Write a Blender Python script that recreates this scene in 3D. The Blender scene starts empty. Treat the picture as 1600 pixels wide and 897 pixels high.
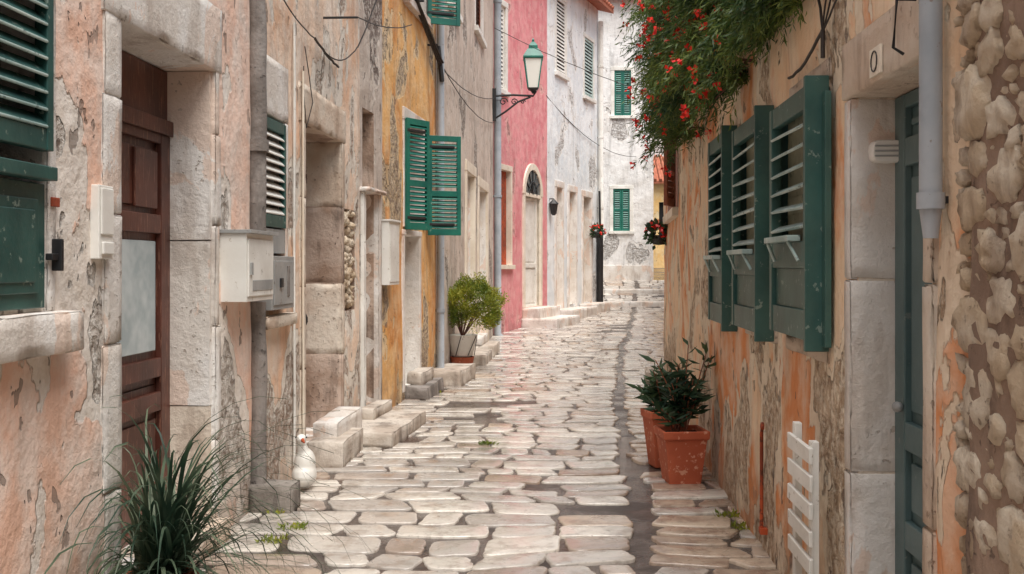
import bpy, math, random
from mathutils import Vector, noise as mn
random.seed(7)
R=random.uniform
F=1700.0; H=1.5; HY=415.0
# ---------------------------------------------------------------- materials
def c(r,g,b,k=1.0):
    def f(v):
        v/=255.0
        return ((v+0.055)/1.055)**2.4 if v>0.04045 else v/12.92
    return (f(r)*k,f(g)*k,f(b)*k,1)
class G:
    def __init__(s,name):
        s.m=bpy.data.materials.new(name); s.m.use_nodes=True
        s.nt=s.m.node_tree; s.b=s.nt.nodes['Principled BSDF']
        s.tc=s.nt.nodes.new('ShaderNodeTexCoord').outputs['Object']
    def put(s,inp,v):
        if isinstance(v,bpy.types.NodeSocket): s.nt.links.new(v,inp)
        else: inp.default_value=v
    def map(s,scale,loc=(0,0,0)):
        n=s.nt.nodes.new('ShaderNodeMapping'); s.nt.links.new(s.tc,n.inputs[0])
        n.inputs['Scale'].default_value=scale; n.inputs['Location'].default_value=loc
        return n.outputs[0]
    def noise(s,scale,detail=5,rough=.55,vec=None,dist=0):
        n=s.nt.nodes.new('ShaderNodeTexNoise'); s.nt.links.new(vec or s.tc,n.inputs['Vector'])
        n.inputs['Scale'].default_value=scale; n.inputs['Detail'].default_value=detail
        n.inputs['Roughness'].default_value=rough; n.inputs['Distortion'].default_value=dist
        return n.outputs['Fac']
    def mr(s,v,a,b,x=0.0,y=1.0):
        n=s.nt.nodes.new('ShaderNodeMapRange'); s.put(n.inputs[0],v)
        n.inputs[1].default_value=a; n.inputs[2].default_value=b; n.inputs[3].default_value=x; n.inputs[4].default_value=y
        return n.outputs[0]
    def ma(s,op,a,b):
        n=s.nt.nodes.new('ShaderNodeMath'); n.operation=op; s.put(n.inputs[0],a); s.put(n.inputs[1],b); return n.outputs[0]
    def mix(s,f,a,b,bt='MIX'):
        n=s.nt.nodes.new('ShaderNodeMix'); n.data_type='RGBA'; n.blend_type=bt
        s.put(n.inputs[0],f); s.put(n.inputs[6],a); s.put(n.inputs[7],b); return n.outputs[2]
    def island(s):
        return s.nt.nodes.new('ShaderNodeNewGeometry').outputs['Random Per Island']
    def z(s):
        n=s.nt.nodes.new('ShaderNodeSeparateXYZ'); s.nt.links.new(s.tc,n.inputs[0]); return n.outputs[2]
    def bump(s,h,st,d):
        n=s.nt.nodes.new('ShaderNodeBump'); s.put(n.inputs['Height'],h)
        n.inputs['Strength'].default_value=st; n.inputs['Distance'].default_value=d
        s.nt.links.new(n.outputs[0],s.b.inputs['Normal'])
    def done(s,col,rough=.8,metal=0):
        s.put(s.b.inputs['Base Color'],col); s.put(s.b.inputs['Roughness'],rough); s.b.inputs['Metallic'].default_value=metal
        return s.m

def plaster(name,A,B,under,lime,thr=.57,scale=1.6,streak=.35,dirt=c(80,66,55),low=.10,off=(0,0,0),pits=.66,bthr=.5,lw=.035):
    g=G(name)
    v1=g.map((1,1,.8),off)
    n1=g.noise(.9,6,.58,v1,.6)
    col=g.mix(g.mr(n1,bthr-.02,bthr+.04),A,B)
    n1b=g.noise(5,5,.6,v1)
    col=g.mix(g.mr(n1b,.42,.62,0,.5),col,lime)
    # layered peeling: paint -> lime wash -> rough render
    pn=g.noise(scale,9,.51,g.map((1,1,.7),(off[0]+7,off[1]+3,off[2])),.3)
    pn=g.ma('ADD',pn,g.mr(g.z(),0,1.3,low,0))
    wv=g.ma('MULTIPLY',g.ma('SUBTRACT',g.noise(3.1,5,.6,g.map((1,1,1),(3,3,3))),.5),.12)
    m_lime=g.mr(g.ma('ADD',pn,wv),thr-lw,thr-lw+.008)
    m_und=g.mr(pn,thr,thr+.006)
    col=g.mix(g.ma('MULTIPLY',m_lime,.9),col,g.mix(g.mr(g.noise(11,4,.6),.35,.65),lime,(lime[0]*.86,lime[1]*.83,lime[2]*.79,1)))
    st=g.noise(10,5,.62,g.map((1,1,1.2),off),.6)
    und2=g.mix(g.mr(st,.45,.60),under,(under[0]*.58,under[1]*.53,under[2]*.49,1))
    und2=g.mix(g.mr(g.noise(19,5,.7),.47,.6,0,.85),und2,lime)
    col=g.mix(m_und,col,und2)
    sn=g.noise(2.2,6,.62,g.map((1.8,1.8,.25),(off[0]+2,off[1],0)),.3)
    col=g.mix(g.mr(sn,.52,.72,0,streak),col,dirt)
    sn2=g.noise(9,4,.6,g.map((2.5,2.5,.4)))
    col=g.mix(g.mr(sn2,.57,.74,0,streak*.6),col,dirt)
    col=g.mix(g.mr(g.z(),0,.6,.7,0),col,g.mix(g.mr(g.noise(4,5,.6),.38,.58,.2,.95),col,dirt))
    pm=g.mr(g.noise(9,3,.5,g.map((1,1,.7))),pits,pits+.012)
    pm=g.ma('MULTIPLY',pm,g.mr(g.noise(1.1,2,.5,g.map((1,1,1),(4,4,4))),.42,.5))
    col=g.mix(g.ma('MULTIPLY',pm,.7),col,c(120,104,94))
    h=g.ma('MULTIPLY',m_und,-1.0)
    h=g.ma('ADD',h,g.ma('MULTIPLY',m_lime,-.42))
    h=g.ma('ADD',h,g.ma('MULTIPLY',g.noise(26,5,.65),.35))
    h=g.ma('ADD',h,g.ma('MULTIPLY',g.noise(5,3,.5),.9))
    h=g.ma('ADD',h,g.ma('MULTIPLY',pm,-.8))
    h=g.ma('SUBTRACT',h,g.ma('MULTIPLY',g.ma('MULTIPLY',m_und,st),3.0))
    g.bump(h,1.0,.026)
    return g.done(col,.9)
def stonemat(name,A,B,dark,pk=.5,scale=2.0,pc=.35,third=None,bd=.014):
    g=G(name)
    col=g.mix(g.mr(g.noise(scale,6,.58),.44,.56),A,B)
    if third: col=g.mix(g.mr(g.noise(2.6,7,.6,g.map((1,1,.6),(9,2,3)),.5),.56,.575,0,.75),col,third)
    col=g.mix(g.mr(g.noise(3.5,7,.65,g.map((1.4,1.4,.4))),.52,.64,0,pk),col,dark)
    pm=g.mr(g.noise(30,3,.6),.62,.66)
    pm=g.ma('MULTIPLY',pm,g.mr(g.noise(2.3,3,.5,g.map((1,1,1),(2,7,1))),.48,.56))
    col=g.mix(g.ma('MULTIPLY',pm,pc+.3),col,dark)
    isl=g.island()
    col=g.mix(g.mr(isl,0,1,0,.22),col,dark)
    h=g.ma('ADD',g.noise(30,7,.7),g.ma('MULTIPLY',g.noise(6,4,.5),1.2))
    h=g.ma('ADD',h,g.ma('MULTIPLY',pm,-.8))
    g.bump(h,.8,bd)
    return g.done(col,.85)
def paint(name,A,B,rough=.5,chip=None,cthr=.62,grain=(1,1,1),fade=None):
    g=G(name)
    col=g.mix(g.mr(g.noise(3,5,.6),.38,.62),A,B)
    if fade: col=g.mix(g.mr(g.noise(1.9,6,.65,g.map((1,1,.6),(5,5,5))),.45,.65,0,.5),col,fade)
    n=g.noise(20,5,.65,g.map(grain))
    if chip: 
        col=g.mix(g.mr(n,cthr,cthr+.03,0,.8),col,chip)
    g.bump(n,.3,.005)
    return g.done(col,rough)
def leafm(name,A,B,C=None):
    g=G(name); i=g.island()
    col=g.mix(i,A,B)
    col=g.mix(g.mr(g.noise(2.5,3,.5),.4,.65),col,C or A)
    g.done(col,.5)
    tr=g.nt.nodes.new('ShaderNodeBsdfTranslucent'); g.nt.links.new(col,tr.inputs[0])
    mx=g.nt.nodes.new('ShaderNodeMixShader'); mx.inputs[0].default_value=.3
    out=g.nt.nodes['Material Output']
    g.nt.links.new(g.b.outputs[0],mx.inputs[1]); g.nt.links.new(tr.outputs[0],mx.inputs[2]); g.nt.links.new(mx.outputs[0],out.inputs[0])
    return g.m

LIME=c(238,232,224)
M={}
M['peach']=plaster('peach_plaster',c(242,210,192),c(236,192,168),c(196,186,176),LIME,.578,1.35,.26,c(150,124,106),.035,(1.3,.4,0),lw=.06)
M['peach2']=plaster('cream_peach_plaster',c(240,212,188),c(232,190,158),c(188,168,152),c(236,230,220),.58,1.5,.40,c(126,102,86),.05,(5,0,0),lw=.05)
M['umber']=plaster('grey_brown_plaster',c(190,176,164),c(170,152,140),c(140,126,118),c(220,210,200),.57,1.6,.6,c(88,76,70),.05,(3,9,0))
M['ochre']=plaster('ochre_plaster',c(228,174,106),c(214,148,82),c(178,160,140),c(230,204,164),.595,1.4,.5,c(120,90,66),.10,(1,2,5))
M['beige']=plaster('beige_plaster',c(208,192,178),c(190,174,160),c(150,138,128),c(218,208,198),.61,1.2,.5,c(118,106,98),.08,(8,2,1))
M['pink']=plaster('pink_plaster',c(226,146,150),c(216,130,136),c(206,152,148),c(234,182,178),.66,1.1,.35,c(160,98,100),.05,(2,1,1),.7)
M['white']=plaster('white_plaster',c(234,238,240),c(220,226,230),c(200,198,196),c(240,240,238),.62,1.1,.38,c(164,162,160),.05,(9,9,1),.7)
M['greyw']=plaster('weathered_white_plaster',c(234,232,230),c(218,214,210),c(190,186,182),c(238,236,234),.63,.8,.65,c(132,130,128),.0,(4,1,7),.7)
M['yellow']=plaster('yellow_plaster',c(236,198,136),c(228,186,120),c(180,160,130),c(230,210,170),.66,1,.3,c(150,120,90),.0,(0,0,0),.7)
M['orange']=plaster('orange_plaster',c(242,208,172),c(228,148,92),c(206,180,152),c(244,230,208),.58,1.5,.38,c(140,98,68),.05,(1.5,.5,.2),.64,.51,.05)
M['lime']=stonemat('limestone',c(241,237,232),c(228,220,211),c(168,150,136),.48,third=c(234,208,190))
M['limew']=stonemat('warm_limestone',c(236,224,208),c(222,202,182),c(152,126,106),.55)
M['stepst']=stonemat('worn_step_stone',c(218,208,196),c(192,178,164),c(116,102,92),.65,3)
M['brownst']=stonemat('stained_stone',c(208,186,170),c(174,146,126),c(92,74,62),.7)
M['mortar']=stonemat('mortar',c(182,154,134),c(156,130,112),c(94,76,64),.6,3,bd=.03)
M['rubble']=stonemat('rubble_stone',c(246,232,210),c(226,204,174),c(150,120,96),.6,4,bd=.045)
M['darkst']=stonemat('dark_stone',c(160,152,144),c(130,122,114),c(70,62,58),.6)
M['cement']=stonemat('old_cement',c(160,152,146),c(130,122,116),c(76,70,66),.6,4)
M['green']=paint('green_paint',c(30,110,94),c(20,90,80),.42,c(120,150,136),.66)
M['dgreen']=paint('dark_green_paint',c(46,90,84),c(30,70,66),.45,c(130,146,136),.62,fade=c(78,108,100))
M['paleg']=paint('faded_green_paint',c(164,162,136),c(130,130,110),.6,c(70,84,70),.60)
M['slat']=paint('slat_paint',c(192,206,200),c(142,166,162),.5,c(70,90,86),.60)
M['teal']=paint('teal_door_paint',c(90,112,114),c(72,96,98),.45,c(120,130,126),.66,fade=c(106,126,124))
M['wood']=paint('brown_wood',c(104,60,48),c(72,40,32),.42,c(144,102,84),.59,(4,4,.35))
M['wood2']=paint('rust_wood',c(150,88,60),c(114,66,48),.6,c(96,66,50),.6,(4,4,.35))
M['wpaint']=paint('white_paint',c(238,236,230),c(218,214,206),.6,c(160,150,138),.63)
M['cream']=paint('cream_paint',c(236,226,210),c(220,206,186),.7,c(160,142,122),.64)
M['plastic']=paint('white_plastic',c(238,236,230),c(226,222,214),.35,c(190,180,166),.64)
M['greymetal']=paint('grey_metal',c(168,168,166),c(142,144,144),.45,c(116,104,94),.62)
M['pipe']=paint('grey_pipe_paint',c(174,180,186),c(152,160,168),.4,c(130,114,100),.64)
M['iron']=paint('black_iron',c(44,42,42),c(28,28,30),.5)
M['terra']=paint('terracotta',c(200,106,72),c(178,88,58),.75,c(220,166,138),.60)
M['rust']=paint('rusty_metal',c(190,84,44),c(140,64,40),.8,c(90,50,36),.55)
M['red']=paint('red_petal',c(232,44,26),c(210,26,20),.5)
M['dark']=paint('interior_dark',c(26,24,24),c(18,17,17),.9)
M['soil']=paint('soil',c(60,46,38),c(44,34,28),.95)
M['cable']=paint('cable_rubber',c(40,36,34),c(58,50,46),.6)
M['tile']=paint('roof_tile',c(176,104,78),c(148,86,62),.85,c(120,88,70),.6)
g=G('frosted_glass'); M['frost']=g.done(g.mix(g.mr(g.noise(5,3),.4,.6),c(200,210,212),c(170,184,188)),.2)
g=G('window_glass'); M['glass']=g.done(g.mix(g.noise(2,3),c(60,70,74),c(100,108,110)),.08)
g=G('milk_glass'); M['milk']=g.done(c(240,240,232),.2)
M['needle']=leafm('needle_leaf',c(68,98,46),c(132,146,68),c(42,74,40))
M['blade']=leafm('blade_leaf',c(54,80,58),c(128,140,114),c(38,62,48))
M['bush']=leafm('bush_leaf',c(124,142,46),c(176,166,58),c(86,110,38))
M['olean']=leafm('broad_leaf',c(46,78,50),c(94,118,82),c(36,62,44))
g=G('paving_limestone'); i=g.island()
col=g.mix(i,c(232,224,212),c(182,174,166))
i2=g.mr(g.ma('FRACT',g.ma('MULTIPLY',i,7.31),0),.76,.95)
col=g.mix(g.ma('MULTIPLY',i2,.65),col,c(154,128,110))
col=g.mix(g.mr(g.noise(.9,4,.6),.46,.60,0,.55),col,c(156,150,146))
col=g.mix(g.mr(g.noise(6,7,.68),.49,.64,0,.6),col,c(136,120,106))
col=g.mix(g.mr(g.noise(45,4,.6),.58,.7,0,.45),col,c(108,96,88))
g.bump(g.ma('ADD',g.noise(50,5,.7),g.ma('MULTIPLY',g.noise(9,4,.5),2.5)),.25,.007)
g.b.inputs['Coat Weight'].default_value=.5; g.b.inputs['Coat Roughness'].default_value=.10
M['pave']=g.done(col,g.mr(g.noise(1.9,4,.6),.36,.60,.07,.34))
g=G('paving_brown'); i=g.island()
col=g.mix(i,c(208,190,170),c(162,142,126))
col=g.mix(g.mr(g.noise(6,6,.7),.45,.62,0,.65),col,c(122,98,84))
g.bump(g.ma('ADD',g.noise(50,5,.7),g.ma('MULTIPLY',g.noise(9,4,.5),2.5)),.3,.008)
g.b.inputs['Coat Weight'].default_value=.4; g.b.inputs['Coat Roughness'].default_value=.12
M['pave2']=g.done(col,g.mr(g.noise(2.2,4,.6),.38,.62,.12,.42))
g=G('ground_grout')
col=g.mix(g.mr(g.noise(2.2,7,.65),.42,.6),c(62,54,50),c(102,92,86))
col=g.mix(g.mr(g.noise(1.3,5,.6),.52,.60,0,.7),col,c(88,66,56))
col=g.mix(g.mr(g.noise(60,4,.6),.5,.7,0,.5),col,c(44,40,38))
g.bump(g.noise(40,7,.7),.5,.010)
M['ground']=g.done(col,g.mr(g.noise(1.7,4,.6),.42,.58,.06,.40))

# ---------------------------------------------------------------- mesh builder
class Fr:
    def __init__(s,o,u,n): s.o=Vector(o); s.u=Vector(u).normalized(); s.n=Vector(n).normalized()
    def __call__(s,u,v,w): return s.o+s.u*u+Vector((0,0,1))*v+s.n*w
class MB:
    def __init__(s): s.v=[];s.f=[];s.mi=[];s.mats=[];s.sm=[]
    def mid(s,m):
        if m not in s.mats: s.mats.append(m)
        return s.mats.index(m)
    def add(s,vs,fs,m,smooth=False):
        b=len(s.v); s.v+= [tuple(x) for x in vs]; k=s.mid(m)
        for f in fs: s.f.append([b+i for i in f]); s.mi.append(k); s.sm.append(smooth)
    def box(s,fr,u0,u1,v0,v1,w0,w1,m,j=0):
        if j>=.003 and min(u1-u0,v1-v0,w1-w0)>.03: return s.rbox(fr,u0,u1,v0,v1,w0,w1,m,j)
        if j: 
            q=lambda:R(-j,j)
            P=[fr(u+q(),v+q(),w+q()) for w in (w0,w1) for v in (v0,v1) for u in (u0,u1)]
        else: P=[fr(u,v,w) for w in (w0,w1) for v in (v0,v1) for u in (u0,u1)]
        s.add(P,[(0,1,3,2),(4,6,7,5),(0,4,5,1),(2,3,7,6),(0,2,6,4),(1,5,7,3)],m)
    def rbox(s,fr,u0,u1,v0,v1,w0,w1,m,j):
        # weathered stone block: worn arrises and knocked-off chips
        e=min(.007,(u1-u0)/4,(v1-v0)/4,(w1-w0)/4)
        def cuts(a,b):
            L=[a,a+e]; n=int((b-a-2*e)/.05)
            L+=[a+e+(b-a-2*e)*k/(n+1) for k in range(1,n+1)]; return L+[b-e,b]
        C=[cuts(u0,u1),cuts(v0,v1),cuts(w0,w1)]; N=[len(x)-1 for x in C]; idx={};V=[]
        sd=R(0,50)
        def vid(t):
            if t in idx: return idx[t]
            p=[C[k][t[k]] for k in range(3)]; ex=[k for k in range(3) if t[k] in (0,N[k])]
            P=fr(*p); 
            if len(ex)>=2:
                a=.35*e*len(ex)*.6; nn=mn.noise(P*9+Vector((sd,0,0)))
                if nn>.2: a+=(nn-.2)*.08
                for k in ex: p[k]+= a if t[k]==0 else -a
            d=mn.noise_vector(P*4+Vector((0,sd,0)))*j*.9
            p=[p[0]+d.x,p[1]+d.y,p[2]+d.z]
            idx[t]=len(V); V.append(fr(*p)); return idx[t]
        Q=[]
        for ax in range(3):
            b,d=[k for k in range(3) if k!=ax]
            for side in (0,N[ax]):
                for i in range(N[b]):
                    for k in range(N[d]):
                        q=[]
                        for (x,y) in ((i,k),(i+1,k),(i+1,k+1),(i,k+1)):
                            t=[0,0,0]; t[ax]=side;t[b]=x;t[d]=y; q.append(vid(tuple(t)))
                        Q.append(tuple(q))
        s.add(V,Q,m,True)
    def tube(s,pts,r,m,n=8,r1=None,cap=True):
        pts=[Vector(p) for p in pts]; L=len(pts); vs=[];fs=[]
        for i,p in enumerate(pts):
            d=(pts[min(i+1,L-1)]-pts[max(i-1,0)]).normalized()
            a=Vector((0,0,1)) if abs(d.z)<.9 else Vector((1,0,0))
            x=d.cross(a).normalized(); y=d.cross(x)
            rr=r if r1 is None else r+(r1-r)*i/(L-1)
            for k in range(n):
                t=2*math.pi*k/n; vs.append(p+x*math.cos(t)*rr+y*math.sin(t)*rr)
        for i in range(L-1):
            for k in range(n):
                fs.append((i*n+k,i*n+(k+1)%n,(i+1)*n+(k+1)%n,(i+1)*n+k))
        s.add(vs,fs,m,True)
        if cap: 
            s.add(vs[:n],[tuple(range(n))],m); s.add(vs[-n:],[tuple(range(n))],m)
    def lathe(s,cx,cy,prof,m,n=20,sq=False,ang=0):
        vs=[];fs=[]
        for (r,z) in prof:
            for k in range(n):
                t=2*math.pi*k/n+ang; vs.append((cx+r*math.cos(t),cy+r*math.sin(t),z))
        for i in range(len(prof)-1):
            for k in range(n): fs.append((i*n+k,i*n+(k+1)%n,(i+1)*n+(k+1)%n,(i+1)*n+k))
        s.add(vs,fs,m,n>8)
    def sphere(s,cc,rad,m,n=12,jit=0,rot=None,fq=1.6,flat=None):
        vs=[];fs=[];h=n//2+1
        for i in range(h+1):
            for k in range(n):
                a=math.pi*i/h; t=2*math.pi*k/n
                d=Vector((math.sin(a)*math.cos(t),math.sin(a)*math.sin(t),math.cos(a)))
                q=1
                if jit: q=1+jit*mn.noise(d*fq+Vector(cc)*9)+jit*.45*mn.noise(d*fq*3+Vector(cc)*5)
                if flat:
                    e=(abs(d.x)**3.2+abs(d.y)**3.2+abs(d.z)**3.2)**(-1/3.2); q*=.72*e+.18
                p=Vector((d.x*rad[0],d.y*rad[1],d.z*rad[2]))*q
                if flat and p.y>flat: p.y=flat+(p.y-flat)*.35
                if flat: p+=mn.noise_vector((Vector(cc)+p)*22)*.008
                if rot: p=rot(p)
                vs.append(Vector(cc)+p)
        for i in range(h):
            for k in range(n): fs.append((i*n+k,i*n+(k+1)%n,(i+1)*n+(k+1)%n,(i+1)*n+k))
        s.add(vs,fs,m,True)
    def make(s,name,parent=None,bevel=0.0):
        me=bpy.data.meshes.new(name); me.from_pydata(s.v,[],s.f)
        for m in s.mats: me.materials.append(M[m])
        me.polygons.foreach_set('material_index',s.mi); me.polygons.foreach_set('use_smooth',s.sm)
        me.update(); o=bpy.data.objects.new(name,me); bpy.context.scene.collection.objects.link(o)
        if parent: o.parent=parent
        if bevel:
            b=o.modifiers.new('bevel','BEVEL'); b.width=bevel; b.segments=2; b.limit_method='ANGLE'; b.angle_limit=math.radians(60)
        return o
def empty(name):
    o=bpy.data.objects.new(name,None); bpy.context.scene.collection.objects.link(o); return o
class Wall:
    def __init__(s,A,B,side):
        s.A=Vector((A[0],A[1],0)); s.B=Vector((B[0],B[1],0)); s.L=(s.B-s.A).length; s.t=(s.B-s.A).normalized()
        s.n=Vector((s.t.y,-s.t.x,0)) if side=='L' else Vector((-s.t.y,s.t.x,0))
        s.fr=Fr(s.A,s.t,s.n)
    def s_(s,px,out=0):
        a=(px-800)/F; A=s.A+s.n*out
        return (a*A.y-A.x)/(s.t.x-a*s.t.y)
    def D(s,u): return s.A.y+u*s.t.y
    def z(s,px,py): return H-(py-HY)*s.D(s.s_(px))/F
GP=[(-200,0),(20,0),(26,.15),(31,.27),(32.5,.52),(35,1.03),(43,1.42),(60,1.5),(600,1.5)]
def zg(y):
    for (a,b),(d,e) in zip(GP,GP[1:]):
        if y<=d: return b+(e-b)*(y-a)/(d-a)
    return 1.5

def house(name,w,height,mat,ops=(),step=.25,amp=.014,depth=6,eave=.3,reveal='lime',back='dark',extra=None):
    e=empty(name); mb=MB(); fr=w.fr
    cs=set([0,w.L]); cz=set([-.4,height])
    k=int(w.L/step)
    for i in range(1,k): cs.add(w.L*i/k)
    k=int(height/step)
    for i in range(1,k): cz.add(height*i/k)
    for o in ops: cs|={o[0],o[1]}; cz|={o[2],o[3]}
    cs=sorted(cs); cz=sorted(cz)
    idx={};V=[];Fc=[]
    def vid(i,j):
        if (i,j) not in idx:
            u,v=cs[i],cz[j]; f=1
            for o in ops:
                du=max(o[0]-u,u-o[1],0); dv=max(o[2]-v,v-o[3],0); f=min(f,max(du,dv)/.12)
            f=min(f,u/.1,(w.L-u)/.1); 
            p=fr(u,v,0); nn=(mn.noise(p*1.3)+.5*mn.noise(p*4)+.9)*amp*f
            idx[(i,j)]=len(V); V.append(fr(u,v,nn))
        return idx[(i,j)]
    for i in range(len(cs)-1):
        for j in range(len(cz)-1):
            uc=(cs[i]+cs[i+1])/2; vc=(cz[j]+cz[j+1])/2
            if any(o[0]<uc<o[1] and o[2]<vc<o[3] for o in ops): continue
            Fc.append((vid(i,j),vid(i+1,j),vid(i+1,j+1),vid(i,j+1)))
    mb.add(V,Fc,mat,True)
    for o in ops:
        a,b,z0,z1,d=o[:5]; bk=o[5] if len(o)>5 else back
        q=[fr(a,z0,0),fr(b,z0,0),fr(b,z1,0),fr(a,z1,0)]; p=[fr(a,z0,-d),fr(b,z0,-d),fr(b,z1,-d),fr(a,z1,-d)]
        mb.add(q+p,[(0,1,5,4),(1,2,6,5),(2,3,7,6),(3,0,4,7)],reveal); mb.add(p,[(0,1,2,3)],bk)
    e0,e1=.006,w.L-.006
    mb.add([fr(e0,-.4,-.01),fr(e0,height,-.01),fr(e0,height,-depth),fr(e0,-.4,-depth)],[(0,1,2,3)],mat)
    mb.add([fr(e1,-.4,-.01),fr(e1,height,-.01),fr(e1,height,-depth),fr(e1,-.4,-depth)],[(0,1,2,3)],mat)
    mb.add([fr(e0,-.4,-depth),fr(e1,-.4,-depth),fr(e1,height,-depth),fr(e0,height,-depth)],[(0,1,2,3)],mat)
    mb.make('walls',e)
    rf=MB(); 
    hz=height+depth*.2
    rf.add([fr(0,height-eave*.3,eave),fr(w.L,height-eave*.3,eave),fr(w.L,hz,-depth/2),fr(0,hz,-depth/2),fr(0,height,-depth),fr(w.L,height,-depth),
            fr(0,height-eave*.3-.1,eave),fr(w.L,height-eave*.3-.1,eave),fr(0,height-.1,.0),fr(w.L,height-.1,.0)],
           [(0,1,2,3),(3,2,5,4),(0,6,7,1),(6,8,9,7)],'tile')
    for k in range(int(w.L/.22)):
        u=.11+k*.22; rf.tube([fr(u,height-eave*.3+.03,eave+.03),fr(u,hz+.03,-depth/2)],.06,'tile',6)
    if eave>0: rf.make('roof',e)
    return e
def frame(mb,fr,a,b,z0,z1,wd,out,m,bottom=True,inn=0,top=None,j=.002):
    top=top or wd
    mb.box(fr,a-wd,a,z0,z1,-inn,out,m,j); mb.box(fr,b,b+wd,z0,z1,-inn,out,m,j)
    mb.box(fr,a-wd-.01,b+wd+.01,z1,z1+top,-inn,out+.006,m,j)
    if bottom: mb.box(fr,a-wd-.03,b+wd+.03,z0-.09,z0,-inn,out+.06,m,j)
def louvre(mb,fr,u0,u1,v0,v1,w0,m,ms=None,pitch=.055,st=.055,mid=None,th=.035,solid=None,open_=.5,thin=1.0):
    ms=ms or m
    mb.box(fr,u0,u0+st,v0,v1,w0,w0+th,m); mb.box(fr,u1-st,u1,v0,v1,w0,w0+th,m)
    rails=[(v0,v0+.08),(v1-.07,v1)]
    if mid is not None: rails.append((mid-.035,mid+.035))
    for a,b in rails: mb.box(fr,u0+st,u1-st,a,b,w0+.003,w0+th-.003,m)
    v=v0+.08+pitch/2
    while v<v1-.08:
        if mid is None or abs(v-mid)>.05:
            if solid and v<solid: v+=pitch; continue
            P=[]; tl=R(-.003,.003); hh=pitch*.42*thin
            for (dv,dw) in ((-hh,th-.003),(-hh+.009,th-.001),(hh,.006),(hh-.009,.003)):
                P+= [fr(u0+st,v+dv+tl,w0+dw),fr(u1-st,v+dv,w0+dw)]
            mb.add(P,[(0,1,3,2),(2,3,5,4),(4,5,7,6),(6,7,1,0)],ms)
        v+=pitch
    if solid: mb.box(fr,u0+st,u1-st,v0+.08,solid-.02,w0+.01,w0+th-.012,m)
def door(mb,fr,u0,u1,v0,v1,w0,m,panels,glass=None,th=.045,st=.09):
    mb.box(fr,u0,u1,v0,v1,w0,w0+.015,m)
    mb.box(fr,u0,u0+st,v0,v1,w0+.015,w0+th,m); mb.box(fr,u1-st,u1,v0,v1,w0+.015,w0+th,m)
    ys=[v0]+[p for p in panels]+[v1]
    for y in ys: 
        a=max(v0,y-.05); b=min(v1,y+.05)
        mb.box(fr,u0+st,u1-st,a,b,w0+.015,w0+th-.002,m)
    for k in range(len(ys)-1):
        a,b=ys[k]+.09,ys[k+1]-.09
        gm='frost' if (glass is not None and k in glass) else m
        mb.box(fr,u0+st+.03,u1-st-.03,a,b,w0+.015,w0+.03,gm)

# ---------------------------------------------------------------- ground
gb=MB(); ys=[-200,-20]+[i*.5-3 for i in range(0,100)]+[50,60,120,600]; xs=[-300,-60,-20]+[i*.5-6 for i in range(0,30)]+[12,20,60,300]
V=[];Fq=[]
for y in ys:
    for x in xs:
        V.append((x,y,zg(y)-.009+.006*mn.noise(Vector((x,y,0))*1.1)))
for j in range(len(ys)-1):
    for i in range(len(xs)-1):
        a=j*len(xs)+i; Fq.append((a,a+1,a+1+len(xs),a+len(xs)))
gb.add(V,Fq,'ground',True); gb.make('ground')

# walls
L1=Wall((-2.09,-3),(-1.604,6.72),'L'); L2=Wall((-1.604,6.72),(-1.43,10.2),'L'); L3=Wall((-1.43,10.2),(-1.324,11.1),'L')
L4=Wall((-1.324,11.1),(-.98,14.0),'L'); L5=Wall((-.98,14.0),(-.385,22.5),'L'); L6=Wall((-.385,22.5),(.85,26.3),'L'); L7=Wall((.85,26.3),(2.45,30.9),'L')
FAR=Wall((0.5,35.2),(4.55,35.0),'L'); FAR2=Wall((4.2,43.0),(10,42.6),'L'); FAR3=Wall((2,50),(14,50),'L')
R0=Wall((.91,-3),(1.2025,2.85),'R'); R1=Wall((1.2025,2.85),(1.51,9.0),'R'); R2=Wall((1.51,9.0),(2.05,14.5),'R'); R3=Wall((2.05,14.5),(5.2,34),'R')

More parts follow.
